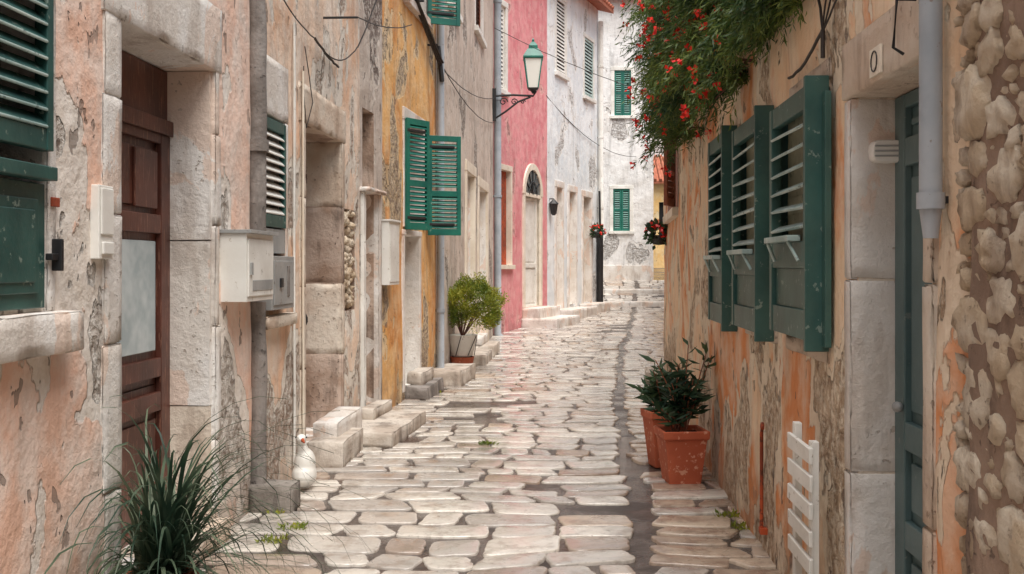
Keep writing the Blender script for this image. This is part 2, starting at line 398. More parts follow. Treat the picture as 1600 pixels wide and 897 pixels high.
def interp(T,y):
    for (a,b),(d,e) in zip(T,T[1:]):
        if y<=d: return b+(e-b)*max(0,(y-a))/(d-a)
    return T[-1][1]
LB=[(-3,-2.09),(6.72,-1.604),(10.2,-1.43),(11.1,-1.324),(14,-.98),(22.5,-.385),(26.3,.85),(30.9,2.45),(31,-1),(36,-1)]
RB=[(-3,.91),(9,1.51),(14.5,2.05),(34,5.2),(36,5.6)]
SE=[(-3,.3),(5.3,.69),(6.6,.8),(9,.93),(12.4,1.25),(17.6,1.75),(34,3.9),(36,4)]
pv=MB(); 
def warp(x,y):
    a=mn.noise(Vector((x*.9,y*.7,1.3))); b=mn.noise(Vector((x*.9,y*.7,8.1))); a2=mn.noise(Vector((x*2.2,y*2.2,4)));b2=mn.noise(Vector((x*2.2,y*2.2,6)))
    return x+.09*a+.02*a2, y+.15*b+.03*b2
def slab(x0,x1,y0,y1,m,gap=.018,mb=pv,rise=.006):
    gx=gap*R(.4,1.4); gy=gap*R(.6,1.7)
    x0+=gx;x1-=gx;y0+=gy;y1-=gy
    if x1-x0<.06 or y1-y0<.05: return
    mn_=min(x1-x0,y1-y0)
    base=[]
    sk=R(-.028,.028); sk2=R(-.022,.022)
    for (cx_,cy_,sx,sy,a0) in ((x1,y1,-1,-1,0),(x0,y1,1,-1,90),(x0,y0,1,1,180),(x1,y0,-1,1,270)):
        cr=mn_*R(.10,.30); qx=cx_+sx*cr+(sk if sy<0 else -sk)+R(-.008,.008); qy=cy_+sy*cr+(sk2 if sx<0 else -sk2)*(.5)+R(-.007,.007)
        for k in range(4):
            t=math.radians(a0+30*k); base.append((qx+cr*math.cos(t),qy+cr*math.sin(t)))
    pts=[]
    for k in range(16):
        p=base[k];q=base[(k+1)%16]; pts.append(p)
        if k%4==3: 
            for fq in (.25,.5,.75): pts.append((p[0]*(1-fq)+q[0]*fq+R(-.006,.006),p[1]*(1-fq)+q[1]*fq+R(-.006,.006)))
    pts=[warp(*p) for p in pts]
    n=len(pts); cx=sum(p[0] for p in pts)/n; cy=sum(p[1] for p in pts)/n
    tz=rise+R(-.003,.004); tx=R(-.012,.012); ty=R(-.012,.012)
    vs=[]
    for (ins,dz) in ((0,-.035),(0,-.006),(.004,-.0015),(.012,.0)):
        for p in pts:
            dx=cx-p[0];dy=cy-p[1];dl=math.hypot(dx,dy)
            x=p[0]+dx/dl*ins; y=p[1]+dy/dl*ins
            vs.append((x,y,zg(y)+tz+dz+(x-cx)*tx+(y-cy)*ty+.002*mn.noise(Vector((x*5,y*5,0)))))
    vs.append((cx,cy,zg(cy)+tz-.0005))
    fs=[]
    for r in range(3):
        for k in range(n): fs.append((r*n+k,r*n+(k+1)%n,(r+1)*n+(k+1)%n,(r+1)*n+k))
    for k in range(n): fs.append((3*n+k,3*n+(k+1)%n,4*n))
    mb.add(vs,fs,m,True)
def patch(x,y):
    return mn.noise(Vector((x*.8,y*.55,21)))>.41
y=-2.0
while y<34.9:
    d=R(.20,.36) if y<30.8 else R(.3,.5)
    lb=interp(LB,y); sb=interp(SE,y)-.05
    x=lb-.08
    while x<sb-.1:
        wd=R(.2,.60)
        if x<lb+.35 and random.random()<.5: wd=R(.5,.8)
        if sb-(x+wd)<.2: wd=sb-x
        off=.05*math.sin(x*1.7+y*.6)+R(-.014,.014)
        r=random.random()
        if r<.03 or (patch(x,y) and r<.55): pass
        elif r<.13 and d>.26: 
            k=R(.4,.6); slab(x,x+wd,y+off,y+off+d*k,'pave'); slab(x,x+wd,y+off+d*k,y+off+d,'pave')
        elif r<.2 and wd>.4:
            k=R(.35,.65); slab(x,x+wd*k,y+off,y+off+d,'pave'); slab(x+wd*k,x+wd,y+off+R(-.02,.02),y+off+d,'pave')
        else: slab(x,x+wd,y+off,y+off+d,'pave' if r<.93 else 'pave2')
        x+=wd
    y+=d
y=-2.0
while y<34.9:
    d=R(.17,.30); sb=interp(SE,y)+.05; rb=interp(RB,y)+.06; x=sb+R(-.02,.02)
    while x<rb-.05:
        wd=R(.22,.5)
        if rb-(x+wd)<.16: wd=rb-x
        if random.random()>.04: slab(x,x+wd,y,y+d,'pave2' if (random.random()<.8 and y<13) else 'pave')
        x+=wd
    y+=d
pv.make('cobbled_pavement')
mb=MB(); 
for (yy,x0,x1) in ((31.2,2.2,4.9),(33.0,.9,5.1)):
    q=Fr((x0,yy,zg(yy)),(1,.06,0),(0,1,0)); k=0
    while k<x1-x0-.1:
        l=R(.8,1.3); mb.box(q,k,min(k+l-.01,x1-x0),-.1,.16,0,.45,'lime',.004); k+=l
mb.make('street_steps',None)

# ---------------------------------------------------------------- LEFT house 1
w=L1; s=w.s_; fr=w.fr
d1a,d1b=s(182),s(331)
winb=s(66)
ops=[(d1a,d1b,.12,2.56,.30),(winb-1.05,winb,1.35,2.95,.16),(2.2,3.2,-.0,2.4,.25)]
e=house('peach_house',w,5.1,'peach',ops,.13,.02)
mb=MB()
zz=.0
for k,hh in enumerate((.55,.62,.55,.50,.36)):
    mb.box(fr,d1a-.17-.02*(k%2),d1a+.004,zz,zz+hh-.003,-.05,.024,'lime',.004)
    mb.box(fr,d1b-.004,d1b+.06+.03*(k%2),zz,zz+hh-.003,-.315,.024,'lime',.004); zz+=hh
mb.box(fr,d1a-.19,d1b+.09,2.56,2.92,-.31,.030,'lime',.004)
mb.box(fr,d1a-.02,d1b+.02,.0,.12,-.3,.10,'limew',.004)
zz=.12
for i,hh in enumerate((.62,.90,.92)):
    mb.box(fr,d1b-.035,d1b-.005,zz,min(zz+hh-.006,2.555),-.29,-.0,'limew' if i==0 else 'lime',.003); zz+=hh
mb.box(fr,winb-1.25,winb+.13,1.18,1.33,-.1,.10,'lime',.005)
mb.box(fr,winb,winb+.07,1.33,2.98,-.1,.02,'lime',.004)
mb.box(fr,winb-1.1,winb+.07,2.98,3.15,-.1,.02,'lime',.004)
mb.make('stone_surrounds',e)
mb=MB()
louvre(mb,fr,winb-.55,winb-.01,1.92,2.93,.0,'dgreen','dgreen',.062,.05,th=.05)
louvre(mb,fr,winb-1.05,winb-.56,1.92,2.93,.0,'dgreen','dgreen',.062,.05,th=.05)
v=2.0
while v<2.85:
    mb.box(fr,winb-.5,winb-.06,v,v+.012,.044,.054,'slat'); v+=.062
for a in (winb-1.05,winb-.55):
    b=a+.53
    mb.box(fr,a,b,1.345,1.80,-.03,.02,'dgreen'); mb.box(fr,a+.07,b-.07,1.40,1.74,.02,.032,'dgreen'); mb.box(fr,a+.11,b-.11,1.44,1.70,.032,.04,'dgreen')
    mb.box(fr,a,b,1.81,1.86,.0,.07,'dgreen')
mb.box(fr,winb-.02,winb+.05,1.52,1.545,.02,.05,'iron'); mb.box(fr,winb+.03,winb+.05,1.48,1.60,.02,.06,'iron')
mb.box(fr,2.2,3.2,0,2.4,-.24,-.2,'wood')
mb.make('window_shutters',e,.004)
mb=MB()
door(mb,fr,d1a+.01,d1b-.03,.12,2.2,-.27,'wood',[.78,.96,1.72],{2},.05,.13)
mb.box(fr,d1a+.01,d1b-.03,2.2,2.28,-.28,-.20,'wood'); mb.box(fr,d1a+.01,d1b-.03,2.28,2.555,-.27,-.235,'wood')
mb.box(fr,d1b-.5,d1b-.2,1.8,2.1,-.24,-.225,'wood')
mb.sphere(fr(d1a+.12,1.12,-.19),(.025,.025,.025),'iron',8)
mb.make('wooden_door',e,.006)
mb=MB(); a,b=s(136),s(159); z0,z1=w.z(147,405),w.z(147,290)
mb.box(fr,a,b,z0,z1,.01,.05,'plastic'); mb.box(fr,a+.012,b-.012,z0+.1,z1-.012,.05,.058,'plastic'); mb.box(fr,a+.02,b-.02,z0+.02,z0+.07,.05,.062,'wpaint')
mb.make('intercom_panel',None,.006)
mb=MB(); a,b=s(70),s(82); mb.box(fr,a,b,1.72,1.755,.02,.03,'rust'); mb.make('wall_tag',e,.003)
mb=MB(); a,b=s(341),s(386); z0,z1=w.z(360,470),w.z(360,366)
mb.box(fr,a,b,z0,z1,.0,.16,'plastic'); mb.box(fr,a-.015,b+.015,z1,z1+.02,-.0,.19,'greymetal'); mb.box(fr,a+.02,b-.02,z0+.03,z1-.03,.16,.168,'wpaint')
mb.box(fr,a+.04,a+.07,z0+.15,z0+.22,.168,.18,'greymetal'); mb.box(fr,a+.09,b-.04,z0+.06,z0+.12,.168,.171,'greymetal'); mb.make('electric_meter_box',None,.006)

mb=MB(); u=L1.L-.04
for (z0,z1) in ((.05,1.28),(1.62,4.9)):
    pts=[fr(u+.03*mn.noise(Vector((0,0,z*2))) ,z,.045+.015*mn.noise(Vector((3,0,z*3)))) for z in [z0+(z1-z0)*k/40 for k in range(41)]]
    mb.tube(pts,.054,'cement',10)
for z in (2.2,3.2): mb.tube([fr(u,z,.05),fr(u,z+.07,.05)],.064,'cement',12)
mb.box(fr,u-.1,u+.12,-.02,.17,.01,.28,'darkst',.01)
mb.make('rain_downpipe',None)

# ---------------------------------------------------------------- LEFT house 2
w=L2; s=w.s_; fr=w.fr
wa,wb=s(402),s(439); da,db=s(472),s(529)
na,nb=s(534),s(554)
ops=[(max(wa,.03),wb,1.55,2.47,.12),(da,db,.12,2.55,.34),(na,nb,1.1,2.0,.05,'mortar')]
e=house('cream_house',w,5.5,'peach2',ops,.13,.02,reveal='brownst')
mb=MB(); wa=max(wa,.03)
mb.box(fr,.02,wb+.09,2.47,2.85,-.1,.03,'lime',.004); mb.box(fr,wb,wb+.08,1.45,2.47,-.1,.03,'lime',.004); mb.box(fr,.0,wb+.1,1.1,1.18,-.1,.09,'limew',.004)
zz=0
for k,hh in enumerate((.75,.6,.65,.55)):
    mb.box(fr,da-.13,da+.003,zz,zz+hh-.003,-.35,.03,'limew',.004); mb.box(fr,db-.003,db+.1+.02*(k%2),zz,zz+hh-.003,-.35,.03,'limew' if k%2 else 'brownst',.004); zz+=hh
mb.box(fr,da-.15,db+.14,2.55,2.83,-.35,.035,'limew',.004)
mb.box(fr,da-.05,db+.05,0,.12,-.35,.06,'lime',.005)
mb.make('stone_surrounds',e)
mb=MB()
louvre(mb,fr,wa+.01,wb-.01,1.75,2.45,.0,'dgreen','wpaint',.055,.04,th=.04)
mb.box(fr,wa,wb,1.58,1.74,-.02,.03,'greymetal'); 
mb.make('window_shutter',e,.003)
mb=MB(); mb.box(fr,.05,wb-.08,1.22,1.56,.0,.11,'greymetal'); mb.box(fr,.08,wb-.12,1.25,1.53,.11,.118,'greymetal'); mb.box(fr,.2,.26,1.36,1.42,.118,.13,'iron'); mb.box(fr,.38,.44,1.30,1.50,.118,.124,'cement'); mb.make('grey_electrical_box',None,.005)  # grey electrical box under the window
mb=MB(); door(mb,fr,da,db,.12,2.2,-.33,'wood',[.8,1.5],None,.05,.1); mb.box(fr,da,db,2.2,2.28,-.33,-.27,'wood'); mb.sphere(fr(da+.06,1.1,-.0),(.03,.03,.05),'iron',8)
mb.make('wooden_door',e,.005)
mb=MB()
for k in range(70):
    u=R(na+.03,nb-.03); z=R(1.12,1.98); mb.sphere(fr(u,z,-.045),(.06,R(.04,.075),R(.03,.055)),'rubble',8,.5)
mb.make('exposed_rubble',e)
mb=MB()
u=s(452); mb.tube([fr(u,.1,.035)]+[fr(u+.01*math.sin(z*3),z,.035) for z in (.6,1.2,2,2.8,3.2)],.010,'wpaint',6)
mb.tube([fr(s(465),.05,.045),fr(s(465),1.2,.04),fr(s(464),2.9,.045)],.009,'cream',6)
def sag(a,b,n,d): 
    a=Vector(a);b=Vector(b); return [a.lerp(b,i/n)-Vector((0,0,1))*d*4*(i/n)*(1-i/n)+Vector((R(-.004,.004),R(-.004,.004),R(-.003,.003))) for i in range(n+1)]
pA=fr(s(480),3.2,.06); pB=fr(s(545),3.45,.08)
mb.tube(sag(L1.fr(L1.L-.5,3.6,.06),pA,14,.12),.005,'cable',5); mb.tube(sag(pA,pB,12,.14),.006,'cable',5)
mb.tube(sag(pA,fr(s(520),3.15,.05),10,.02),.010,'cable',5)
mb.tube([fr(s(470),3.1,.03),fr(s(470),2.9,.06),fr(s(474),2.7,.07),fr(s(468),2.5,.05),fr(s(466),2.75,.04),fr(s(468),2.95,.03)],.004,'cable',5)
mb.tube(sag(pB,L4.fr(.1,4.9,.1),14,.1),.007,'cable',5); mb.tube([fr(s(500),3.45,.02),fr(s(500),3.45,.3)],.01,'iron',5)
mb.tube(sag(fr(s(500),3.45,.3),L3.fr(.7,3.9,.35),10,.05),.005,'cable',5)
mb.make('overhead_cables')

# ---------------------------------------------------------------- LEFT house 3
w=L3; s=w.s_; fr=w.fr
a,b=s(566),s(584)
e=house('grey_brown_house',w,5.9,'umber',[(max(.05,a),b,.15,3.0,.25)],.12,.02,reveal='brownst')
mb=MB(); a=max(.05,a)
mb.box(fr,a-.06,a,.0,2.2,-.05,.04,'wpaint',.004); mb.box(fr,b,b+.12,.0,2.2,-.2,.05,'lime',.004); mb.box(fr,a-.1,b+.14,2.2,2.24,-.1,.10,'lime',.004)
door(mb,fr,a,b,.15,2.2,-.24,'wpaint',[1.1],None,.04,.06)
mb.make('doorway',e)
mb=MB(); a,b=s(590),s(606); z0,z1=w.z(598,445),w.z(598,347); mb.box(fr,a,b,z0,z1,.04,.12,'plastic'); mb.box(fr,a-.01,b+.01,z1,z1+.02,.04,.14,'wpaint'); mb.box(fr,a+.02,b-.02,z0+.03,z1-.03,.12,.126,'wpaint'); mb.make('electricity_box',None,.006)  # white electricity box fixed to the wall

# ---------------------------------------------------------------- ochre house
w=L4; s=w.s_; fr=w.fr
h1=s(629); h2=s(661); z0,z1=1.93,3.12
dd0,dd1=s(629),s(652)
ops=[(h1+.05,h2-.05,z0,z1,.18),(h1+.0,dd1,.1,1.84,.2),(h1+.1,h2+.1,4.5,5.7,.18)]
e=house('ochre_house',w,6.3,'ochre',ops,.2,.02)
mb=MB(); frame(mb,fr,h1+.05,h2-.05,z0,z1,.09,.025,'lime',False,.05,.14)
frame(mb,fr,h1,dd1,.1,1.84,.1,.03,'lime',False,.1,.06); frame(mb,fr,h1+.1,h2+.1,4.5,5.7,.09,.02,'lime',True,.05)
mb.make('window_surrounds',e,.008)
mb=MB(); 
def leaf(hu,ang,wd,sgn,zz0,zz1,wl=w,mm='green'):
    o=wl.fr(hu,0,.04); t=wl.t*sgn; dirv=(t*math.cos(ang)+wl.n*math.sin(ang)); nn=(-t*math.sin(ang)+wl.n*math.cos(ang))
    f=Fr(o,dirv,nn); louvre(mb,f,0,wd,zz0,zz1,-.018,mm,mm,.05,.05,mid=(zz0+zz1)/2-.1,th=.036)
    for q0 in (zz0+.12,zz1-.15):
        mb.box(f,.0,wd*.8,q0,q0+.03,.018,.024,'iron'); mb.box(f,.0,wd*.8,q0,q0+.03,-.026,-.019,'iron')
leaf(h1,math.radians(26),.41,1,z0-.03,z1+.02); leaf(h2+.10,math.radians(62),.42,1,z0-.06,z1-.03)
leaf(h1+.12,math.radians(20),.4,-1,4.45,5.7); leaf(h2+.08,math.radians(60),.42,1,4.45,5.7)
mb.make('green_shutters',e,.003)
mb=MB(); door(mb,fr,h1+.0,dd1,.1,1.84,-.19,'wpaint',[.9],None,.04,.08); mb.make('door',e,.004)
mb=MB()
for k in range(3):
    o=.05+.02*k; a=L3.fr(.1,5.3+.03*k,o); b=fr(w.L-.1,4.05+.02*k,o+.02); mb.tube(sag(a,b,20,.07+.02*k),.014,'cable',5)
    if k<2: mb.tube(sag(b,L5.fr(L5.L*.95,4.9-.5*k,.05),20,.15+.05*k),.007,'cable',5)
for t in (.2,.5,.8): mb.tube([fr(w.L*t,5.1-1.1*t,.0),fr(w.L*t,5.1-1.1*t,.14)],.015,'iron',6)
mb.tube([fr(w.L-.1,4.3,.05),fr(w.L-.1,3.85,.1)],.03,'iron',8)
mb.make('facade_cable_bundle')

def downpipe(w,u,z0,z1,r,out,m='pipe',nm='rain_downpipe',rings=2.0,foot=True):
    mb=MB(); pts=[w.fr(u,z1,out),w.fr(u,z0+.1,out)]
    if foot: pts+= [w.fr(u,z0+.02,out+.06)]
    mb.tube(pts,r,m,14)
    z=z0+.9
    while z<z1:
        mb.tube([w.fr(u,z,out),w.fr(u,z+.05,out)],r*1.18,m,14); mb.box(w.fr,u-.012,u+.012,z+.01,z+.04,0,out,'iron'); z+=rings
    return mb.make(nm)
downpipe(L4,L4.L-.05,.0,6.1,.05,.07)
# ---------------------------------------------------------------- beige house
w=L5; s=w.s_; fr=w.fr
ops=[];fl=[]
for (pa,pb,ya,yb) in ((727,739,268,0),(746,759,292,0)):
    a,b=s(pa),s(pb); z1=w.z((pa+pb)/2,ya+4); ops.append((a,b,.12,z1,.2)); fl.append((a,b,z1))
a,b=s(741),s(752); ops.append((a,b,5.6,7.1,.15)); a2,b2=s(700),s(712); ops.append((a2,b2,5.2,6.6,.15))
e=house('beige_house',w,7.8,'beige',ops,.3,.02)
mb=MB()
for (a,b,z1) in fl:
    frame(mb,fr,a,b,.0,z1,.17,.04,'cream',False,.05,.17); door(mb,fr,a,b,.12,z1,-.18,'cream',[1.0,2.0],{1},.04,.1)
frame(mb,fr,s(741),s(752),5.6,7.1,.15,.03,'wpaint',True,.05); louvre(mb,fr,s(741)+.01,s(752)-.01,5.6,7.1,-.05,'wood2',None,.08,.07)
frame(mb,fr,a2,b2,5.2,6.6,.15,.03,'wpaint',True,.05); louvre(mb,fr,a2+.01,b2-.01,5.2,6.6,-.05,'green',None,.08,.07)
mb.make('doors_and_windows',e,.006)
downpipe(L5,L5.L-.12,.0,7.6,.075,.10)
# ---------------------------------------------------------------- pink house
w=L6; s=w.s_; fr=w.fr
wa,wb=s(777),s(797); zz0,zz1=w.z(787,414),w.z(787,266)
da,db=s(818),s(842); dz1=w.z(830,305)
ops=[(wa,wb,zz0,zz1,.15,'pink'),(da,db,.55,dz1,.2),(s(779),s(789),5.2,7.0,.15)]
e=house('pink_house',w,8.7,'pink',ops,.3,.015,reveal='cream')
mb=MB()
frame(mb,fr,wa,wb,zz0,zz1,.08,.03,'cream',True,.03,.12); mb.box(fr,wa+.02,wb-.02,zz0,zz1,-.12,-.08,'rust')
mb.box(fr,da-.14,da,.55,dz1,-.05,.05,'cream'); mb.box(fr,db,db+.14,.55,dz1,-.05,.05,'cream')
cu=(da+db)/2; ru=(db-da)/2; N=14; V=[];Q=[]
for k in range(N+1):
    t=math.pi*k/N
    for (rr,ww) in ((ru,.0),(ru,.06),(ru+.16,.06),(ru+.16,.0)): V.append(fr(cu+rr*math.cos(t),dz1+rr*.95*math.sin(t),ww))
for k in range(N):
    for q in range(4): Q.append((k*4+q,k*4+(q+1)%4,(k+1)*4+(q+1)%4,(k+1)*4+q))
mb.add(V,Q,'cream')
V=[fr(cu+ru*math.cos(math.pi*k/N),dz1+ru*.95*math.sin(math.pi*k/N),.028) for k in range(N+1)]
mb.add(V,[tuple(range(N+1))],'glass')
for k in range(1,6):
    t=math.pi*k/6; mb.tube([fr(cu,dz1+.02,.04),fr(cu+ru*math.cos(t),dz1+ru*.95*math.sin(t),.04)],.014,'iron',5)
mb.tube([fr(cu+ru*.5*math.cos(math.pi*k/N),dz1+ru*.5*math.sin(math.pi*k/N),.045) for k in range(N+1)],.014,'iron',5)
mb.box(fr,da,db,dz1-.05,dz1+.03,-.02,.04,'cream')
door(mb,fr,da,db,.55,dz1-.05,-.1,'wpaint',[1.5],None,.05,.1)
frame(mb,fr,s(779),s(789),5.2,7.0,.12,.03,'wpaint',True,.03); louvre(mb,fr,s(779)+.01,s(789)-.01,5.2,7,-.05,'wpaint',None,.09,.07)
mb.make('door_and_windows',e,.006)
mb=MB(); mb.box(fr,da-.15,db+.35,.0,.54,.0,.42,'lime',.01); mb.box(fr,da-.2,db+.6,.0,.32,.0,.85,'lime',.01)
mb.make('door_steps',None)
# ---------------------------------------------------------------- white house
w=L7; s=w.s_; fr=w.fr
ops=[];dl=[]
for pa,pb,ya in ((868,877,293),(888,898,300),(910,922,308)):
    a,b=s(pa),s(pb); z1=w.z((pa+pb)/2,ya); ops.append((a,b,.5,z1,.22)); dl.append((a,b,z1))
u1,u2=s(868),s(883); v1,v2=s(912),s(926)
ops+=[(u1,u2,6.3,8.2,.12),(v1,v2,6.1,7.7,.12)]
e=house('white_house',w,8.85,'white',ops,.3,.015,eave=.45)
mb=MB()
for a,b,z1 in dl: frame(mb,fr,a,b,.2,z1,.13,.04,'lime',False,.05,.16); door(mb,fr,a,b,.5,z1,-.2,'cream',[1.5,2.4],{1},.04,.1)
frame(mb,fr,u1,u2,6.3,8.2,.1,.03,'wpaint',True,.03); frame(mb,fr,v1,v2,6.1,7.7,.1,.03,'wpaint',True,.03)
louvre(mb,fr,u1,u2,6.3,8.2,-.02,'wpaint','wpaint',.09,.08); louvre(mb,fr,v1,v2,6.1,7.7,-.02,'slat','slat',.09,.08)
mb.make('doors_and_windows',e,.006)
mb=MB()
mb.box(fr,dl[0][0]-.3,dl[1][1]+.3,.0,.42,.0,.55,'lime',.02); mb.box(fr,dl[1][1]+.4,dl[2][1]+.3,.1,.48,.0,.5,'lime',.02)
mb.make('door_steps',None)
downpipe(L7,L7.L-.1,.2,8.4,.07,.1,'wpaint')
mb=MB(); mb.tube([fr(w.L-.25,.2,.12),fr(w.L-.25,2.5,.12)],.09,'iron',10); mb.tube([fr(w.L-.25,2.5,.12),fr(w.L-.25,3.6,.1)],.03,'iron',8); mb.make('standpipe')
# ---------------------------------------------------------------- far houses
w=FAR; s=w.s_; fr=w.fr
ops=[];wl=[]
for (pa,pb,ya,yb) in ((960,986,110,181),(958,984,295,361)):
    a,b=s(pa),s(pb); z1=w.z(970,ya); z0=w.z(970,yb); ops.append((a,b,z0,z1,.12)); wl.append((a,b,z0,z1))
e=house('weathered_white_house',w,10.2,'greyw',ops,.4,.02,eave=.3)
mb=MB()
for k,(a,b,z0,z1) in enumerate(wl):
    frame(mb,fr,a,b,z0,z1,.11,.03,'wpaint',True,.03); mdl=(a+b)/2
    louvre(mb,fr,a,mdl-.003,z0,z1,-.03,'green',None,.07,.05,mid=(z0+z1)/2); louvre(mb,fr,mdl+.003,b,z0,z1,-.03,'green',None,.07,.05,mid=(z0+z1)/2)
mb.box(fr,0,w.L,.4,1.5,.02,.06,'lime',.0)
mb.make('windows',e,.005)
house('yellow_house',FAR2,4.9,'yellow',[(1.6,2.3,2.6,4.0,.15)],.5,.02,eave=.3)
house('distant_house',FAR3,11,'greyw',[(3,4,5,6.5,.15),(5.5,6.5,5,6.5,.15)],.8,.02,eave=.3)

# ---------------------------------------------------------------- RIGHT
w=R0; fr=w.fr
e=house('rubble_stone_house',w,3.9,'mortar',[(1,2,0,2.2,.2)],.1,.035,depth=5,eave=.1)
mb=MB(); pts=[]; tries=0
while tries<30000:
    tries+=1; u=R(2.2,w.L+.03); z=R(.0,3.7); ru=(R(.07,.13) if tries<7000 else R(.022,.07))
    if u+ru*.85>w.L+.04: continue
    rz=ru*R(.55,.85)
    ok=True
    for (a,b,c1,d1) in pts:
        if abs(u-a)<(ru+c1) and ((u-a)/(ru+c1))**2+((z-b)/(rz+d1))**2<.70: ok=False;break
    if ok: pts.append((u,z,ru,rz))
for (u,z,ru,rz) in pts:
    ro=R(-.4,.4); cs_,sn_=math.cos(ro),math.sin(ro)
    def rot(p,fr=fr,cs_=cs_,sn_=sn_): 
        a=p.x*cs_-p.z*sn_*.6; b=p.x*sn_*.6+p.z*cs_
        return fr.u*a+Vector((0,0,1))*b+fr.n*p.y
    mb.sphere(fr(u,z,.005),(ru*1.04,.03+ru*.3,rz*1.04),'rubble',22 if ru>.06 else 12,.42,rot,1.7,flat=.022+ru*.12+R(-.006,.010))
o=mb.make('rubble_stones',e)
door_mb=MB(); door(door_mb,fr,1,2,0,2.2,-.19,'wood2',[1.0]); door_mb.make('door',e)

w=R1; s=w.s_; fr=w.fr
da,db=s(1457),s(1341)
SO=.11
W=[(s(1259,SO),s(1202,SO)),(s(1181,SO),s(1143,SO)),(s(1129,SO),s(1106,SO))]
ops=[(da,db,.0,2.11,.18)]+[(a+.06,b-.06,1.25,2.22,.14) for a,b in W]
e=house('orange_plaster_house',w,4.2,'orange',ops,.12,.02,depth=5,reveal='limew',eave=.12)
mb=MB()
zz=0
for k,hh in enumerate((.75,.7,.66)):
    mb.box(fr,da-.085,da+.003,zz,zz+hh-.003,-.1,.03,'limew',.003); mb.box(fr,db-.003,db+.085,zz,zz+hh-.003,-.182,.03,'lime',.003); zz+=hh
mb.box(fr,da-.1,db+.1,2.11,2.32,-.19,.035,'limew',.004)
for a,b in W: mb.box(fr,a-.02,b+.02,1.11,1.18,-.05,.03,'limew',.004); mb.box(fr,a,b,2.25,2.33,-.05,.02,'limew',.004)
mb.make('stone_surrounds',e)
mb=MB()
for i,(a,b) in enumerate(W):
    zt=(2.22,2.27,2.32)[i]; zb_=(1.20,1.16,1.14)[i]
    bs=.055
    mb.box(fr,a,a+bs,zb_,zt,SO-.045,SO,'dgreen'); mb.box(fr,b-bs,b,zb_,zt,SO-.045,SO,'dgreen')
    for (q0,q1) in ((zb_,zb_+.12),(zb_+.29,zb_+.40),(zt-.09,zt)): mb.box(fr,a+bs,b-bs,q0,q1,SO-.042,SO-.004,'dgreen')
    mb.box(fr,a+bs,b-bs,zb_+.12,zb_+.29,SO-.03,SO-.02,'dgreen')
    v=zb_+.46
    while v<zt-.1:
        t=R(-.007,.007)
        P=[]
        for (dv,dw) in ((-.012,-.002),(-.002,.004),(.022,-.036),(.012,-.040)): P+=[fr(a+bs-.01,v+dv+t,SO+dw),fr(b-bs+.01,v+dv-t,SO+dw)]
        mb.add(P,[(0,1,3,2),(2,3,5,4),(4,5,7,6),(6,7,1,0)],'slat'); v+=.083
    mb.box(fr,a+.03,b-.03,zb_+.05,zt-.03,.012,.03,'paleg' if i<2 else 'dgreen')
    if i<2: mb.box(fr,a+bs,b-bs,(zb_+zt)/2+.02,(zb_+zt)/2+.10,.03,.036,'paleg')
    mb.box(fr,a-.030,a-.001,zb_-.04,zt+.03,.025,SO+.01,'dgreen'); mb.box(fr,b+.001,b+.03,zb_,zt,.02,SO-.01,'dgreen')
    if i==0: mb.box(fr,a-.09,a-.035,zb_-.02,zt-.04,.03,.055,'dgreen')
    mb.box(fr,a+.12,b-.14,zb_+.40,zb_+.425,SO-.005,SO+.05,'slat'); mb.tube([fr(a+.16,zb_+.41,SO+.045),fr(a+.12,zb_+.32,SO+.005)],.008,'slat',6); mb.tube([fr(b-.18,zb_+.41,SO+.045),fr(b-.16,zb_+.32,SO+.005)],.008,'slat',6)
mb.make('green_shutters',e,.003)
mb=MB(); door(mb,fr,da,db,.0,2.105,-.175,'teal',[.55,.9,1.9],None,.045,.11); mb.box(fr,da+.2,da+.24,1.2,1.26,-.13,-.12,'wpaint'); mb.sphere(fr(db-.1,1.0,-.11),(.02,.03,.02),'greymetal',8)
mb.make('teal_door',e,.005)
mb=MB(); jf=Fr(fr(db-.003,0,0),-w.n,-w.t)
zc=w.z(1341,238); 
P=[];n=16
for dep,sc in ((.0,1),(.03,1.0),(.045,.9)):
    for k in range(n):
        t=2*math.pi*k/n; cu=math.copysign(abs(math.cos(t))**.5,math.cos(t)); cv=math.copysign(abs(math.sin(t))**.6,math.sin(t))
        P.append(jf(.098+.064*sc*cu,zc+.042*sc*cv,dep))
Q=[(r*n+k,r*n+(k+1)%n,(r+1)*n+(k+1)%n,(r+1)*n+k) for r in range(2) for k in range(n)]+[tuple(range(2*n,3*n))]
mb.add(P,Q,'plastic')
for dz in (-.018,0,.018): mb.box(jf,.045,.15,zc+dz-.0035,zc+dz+.0035,.044,.05,'greymetal')
mb.make('bulkhead_lamp',None,.003)
mb=MB(); a,b=s(1397),s(1380); za,zb=w.z(1388,118),w.z(1388,74)
mb.box(fr,a,b,za,zb,.036,.046,'cream'); um=(a+b)/2; zm=(za+zb)/2
mb.tube([fr(um+(b-a)*.28*math.cos(t*math.pi/8),zm+(zb-za)*.36*math.sin(t*math.pi/8),.048) for t in range(17)],.003,'iron',5)
mb.make('house_number_plate',None,.002)
mb=MB(); u=s(1489)
mb.tube([fr(u,4.1,.06),fr(u,1.68,.06)],.031,'pipe',18); mb.tube([fr(u,1.70,.06),fr(u,1.575,.06)],.036,'pipe',18,.02)
mb.tube([fr(u,1.655,.06),fr(u,1.70,.06)],.038,'pipe',18); mb.tube([fr(u,2.6,.06),fr(u,2.64,.06)],.037,'pipe',18)
mb.box(fr,u-.01,u+.01,2.6,2.63,0,.05,'iron'); mb.box(fr,u-.01,u+.01,1.67,1.69,0,.05,'iron'); mb.make('rain_downpipe')
mb=MB(); u=s(1450); mb.tube([fr(u,2.28,.02),fr(u,2.28,.09),fr(u,2.14,.10),fr(u,2.12,.07)],.005,'iron',6); mb.make('wall_hook')
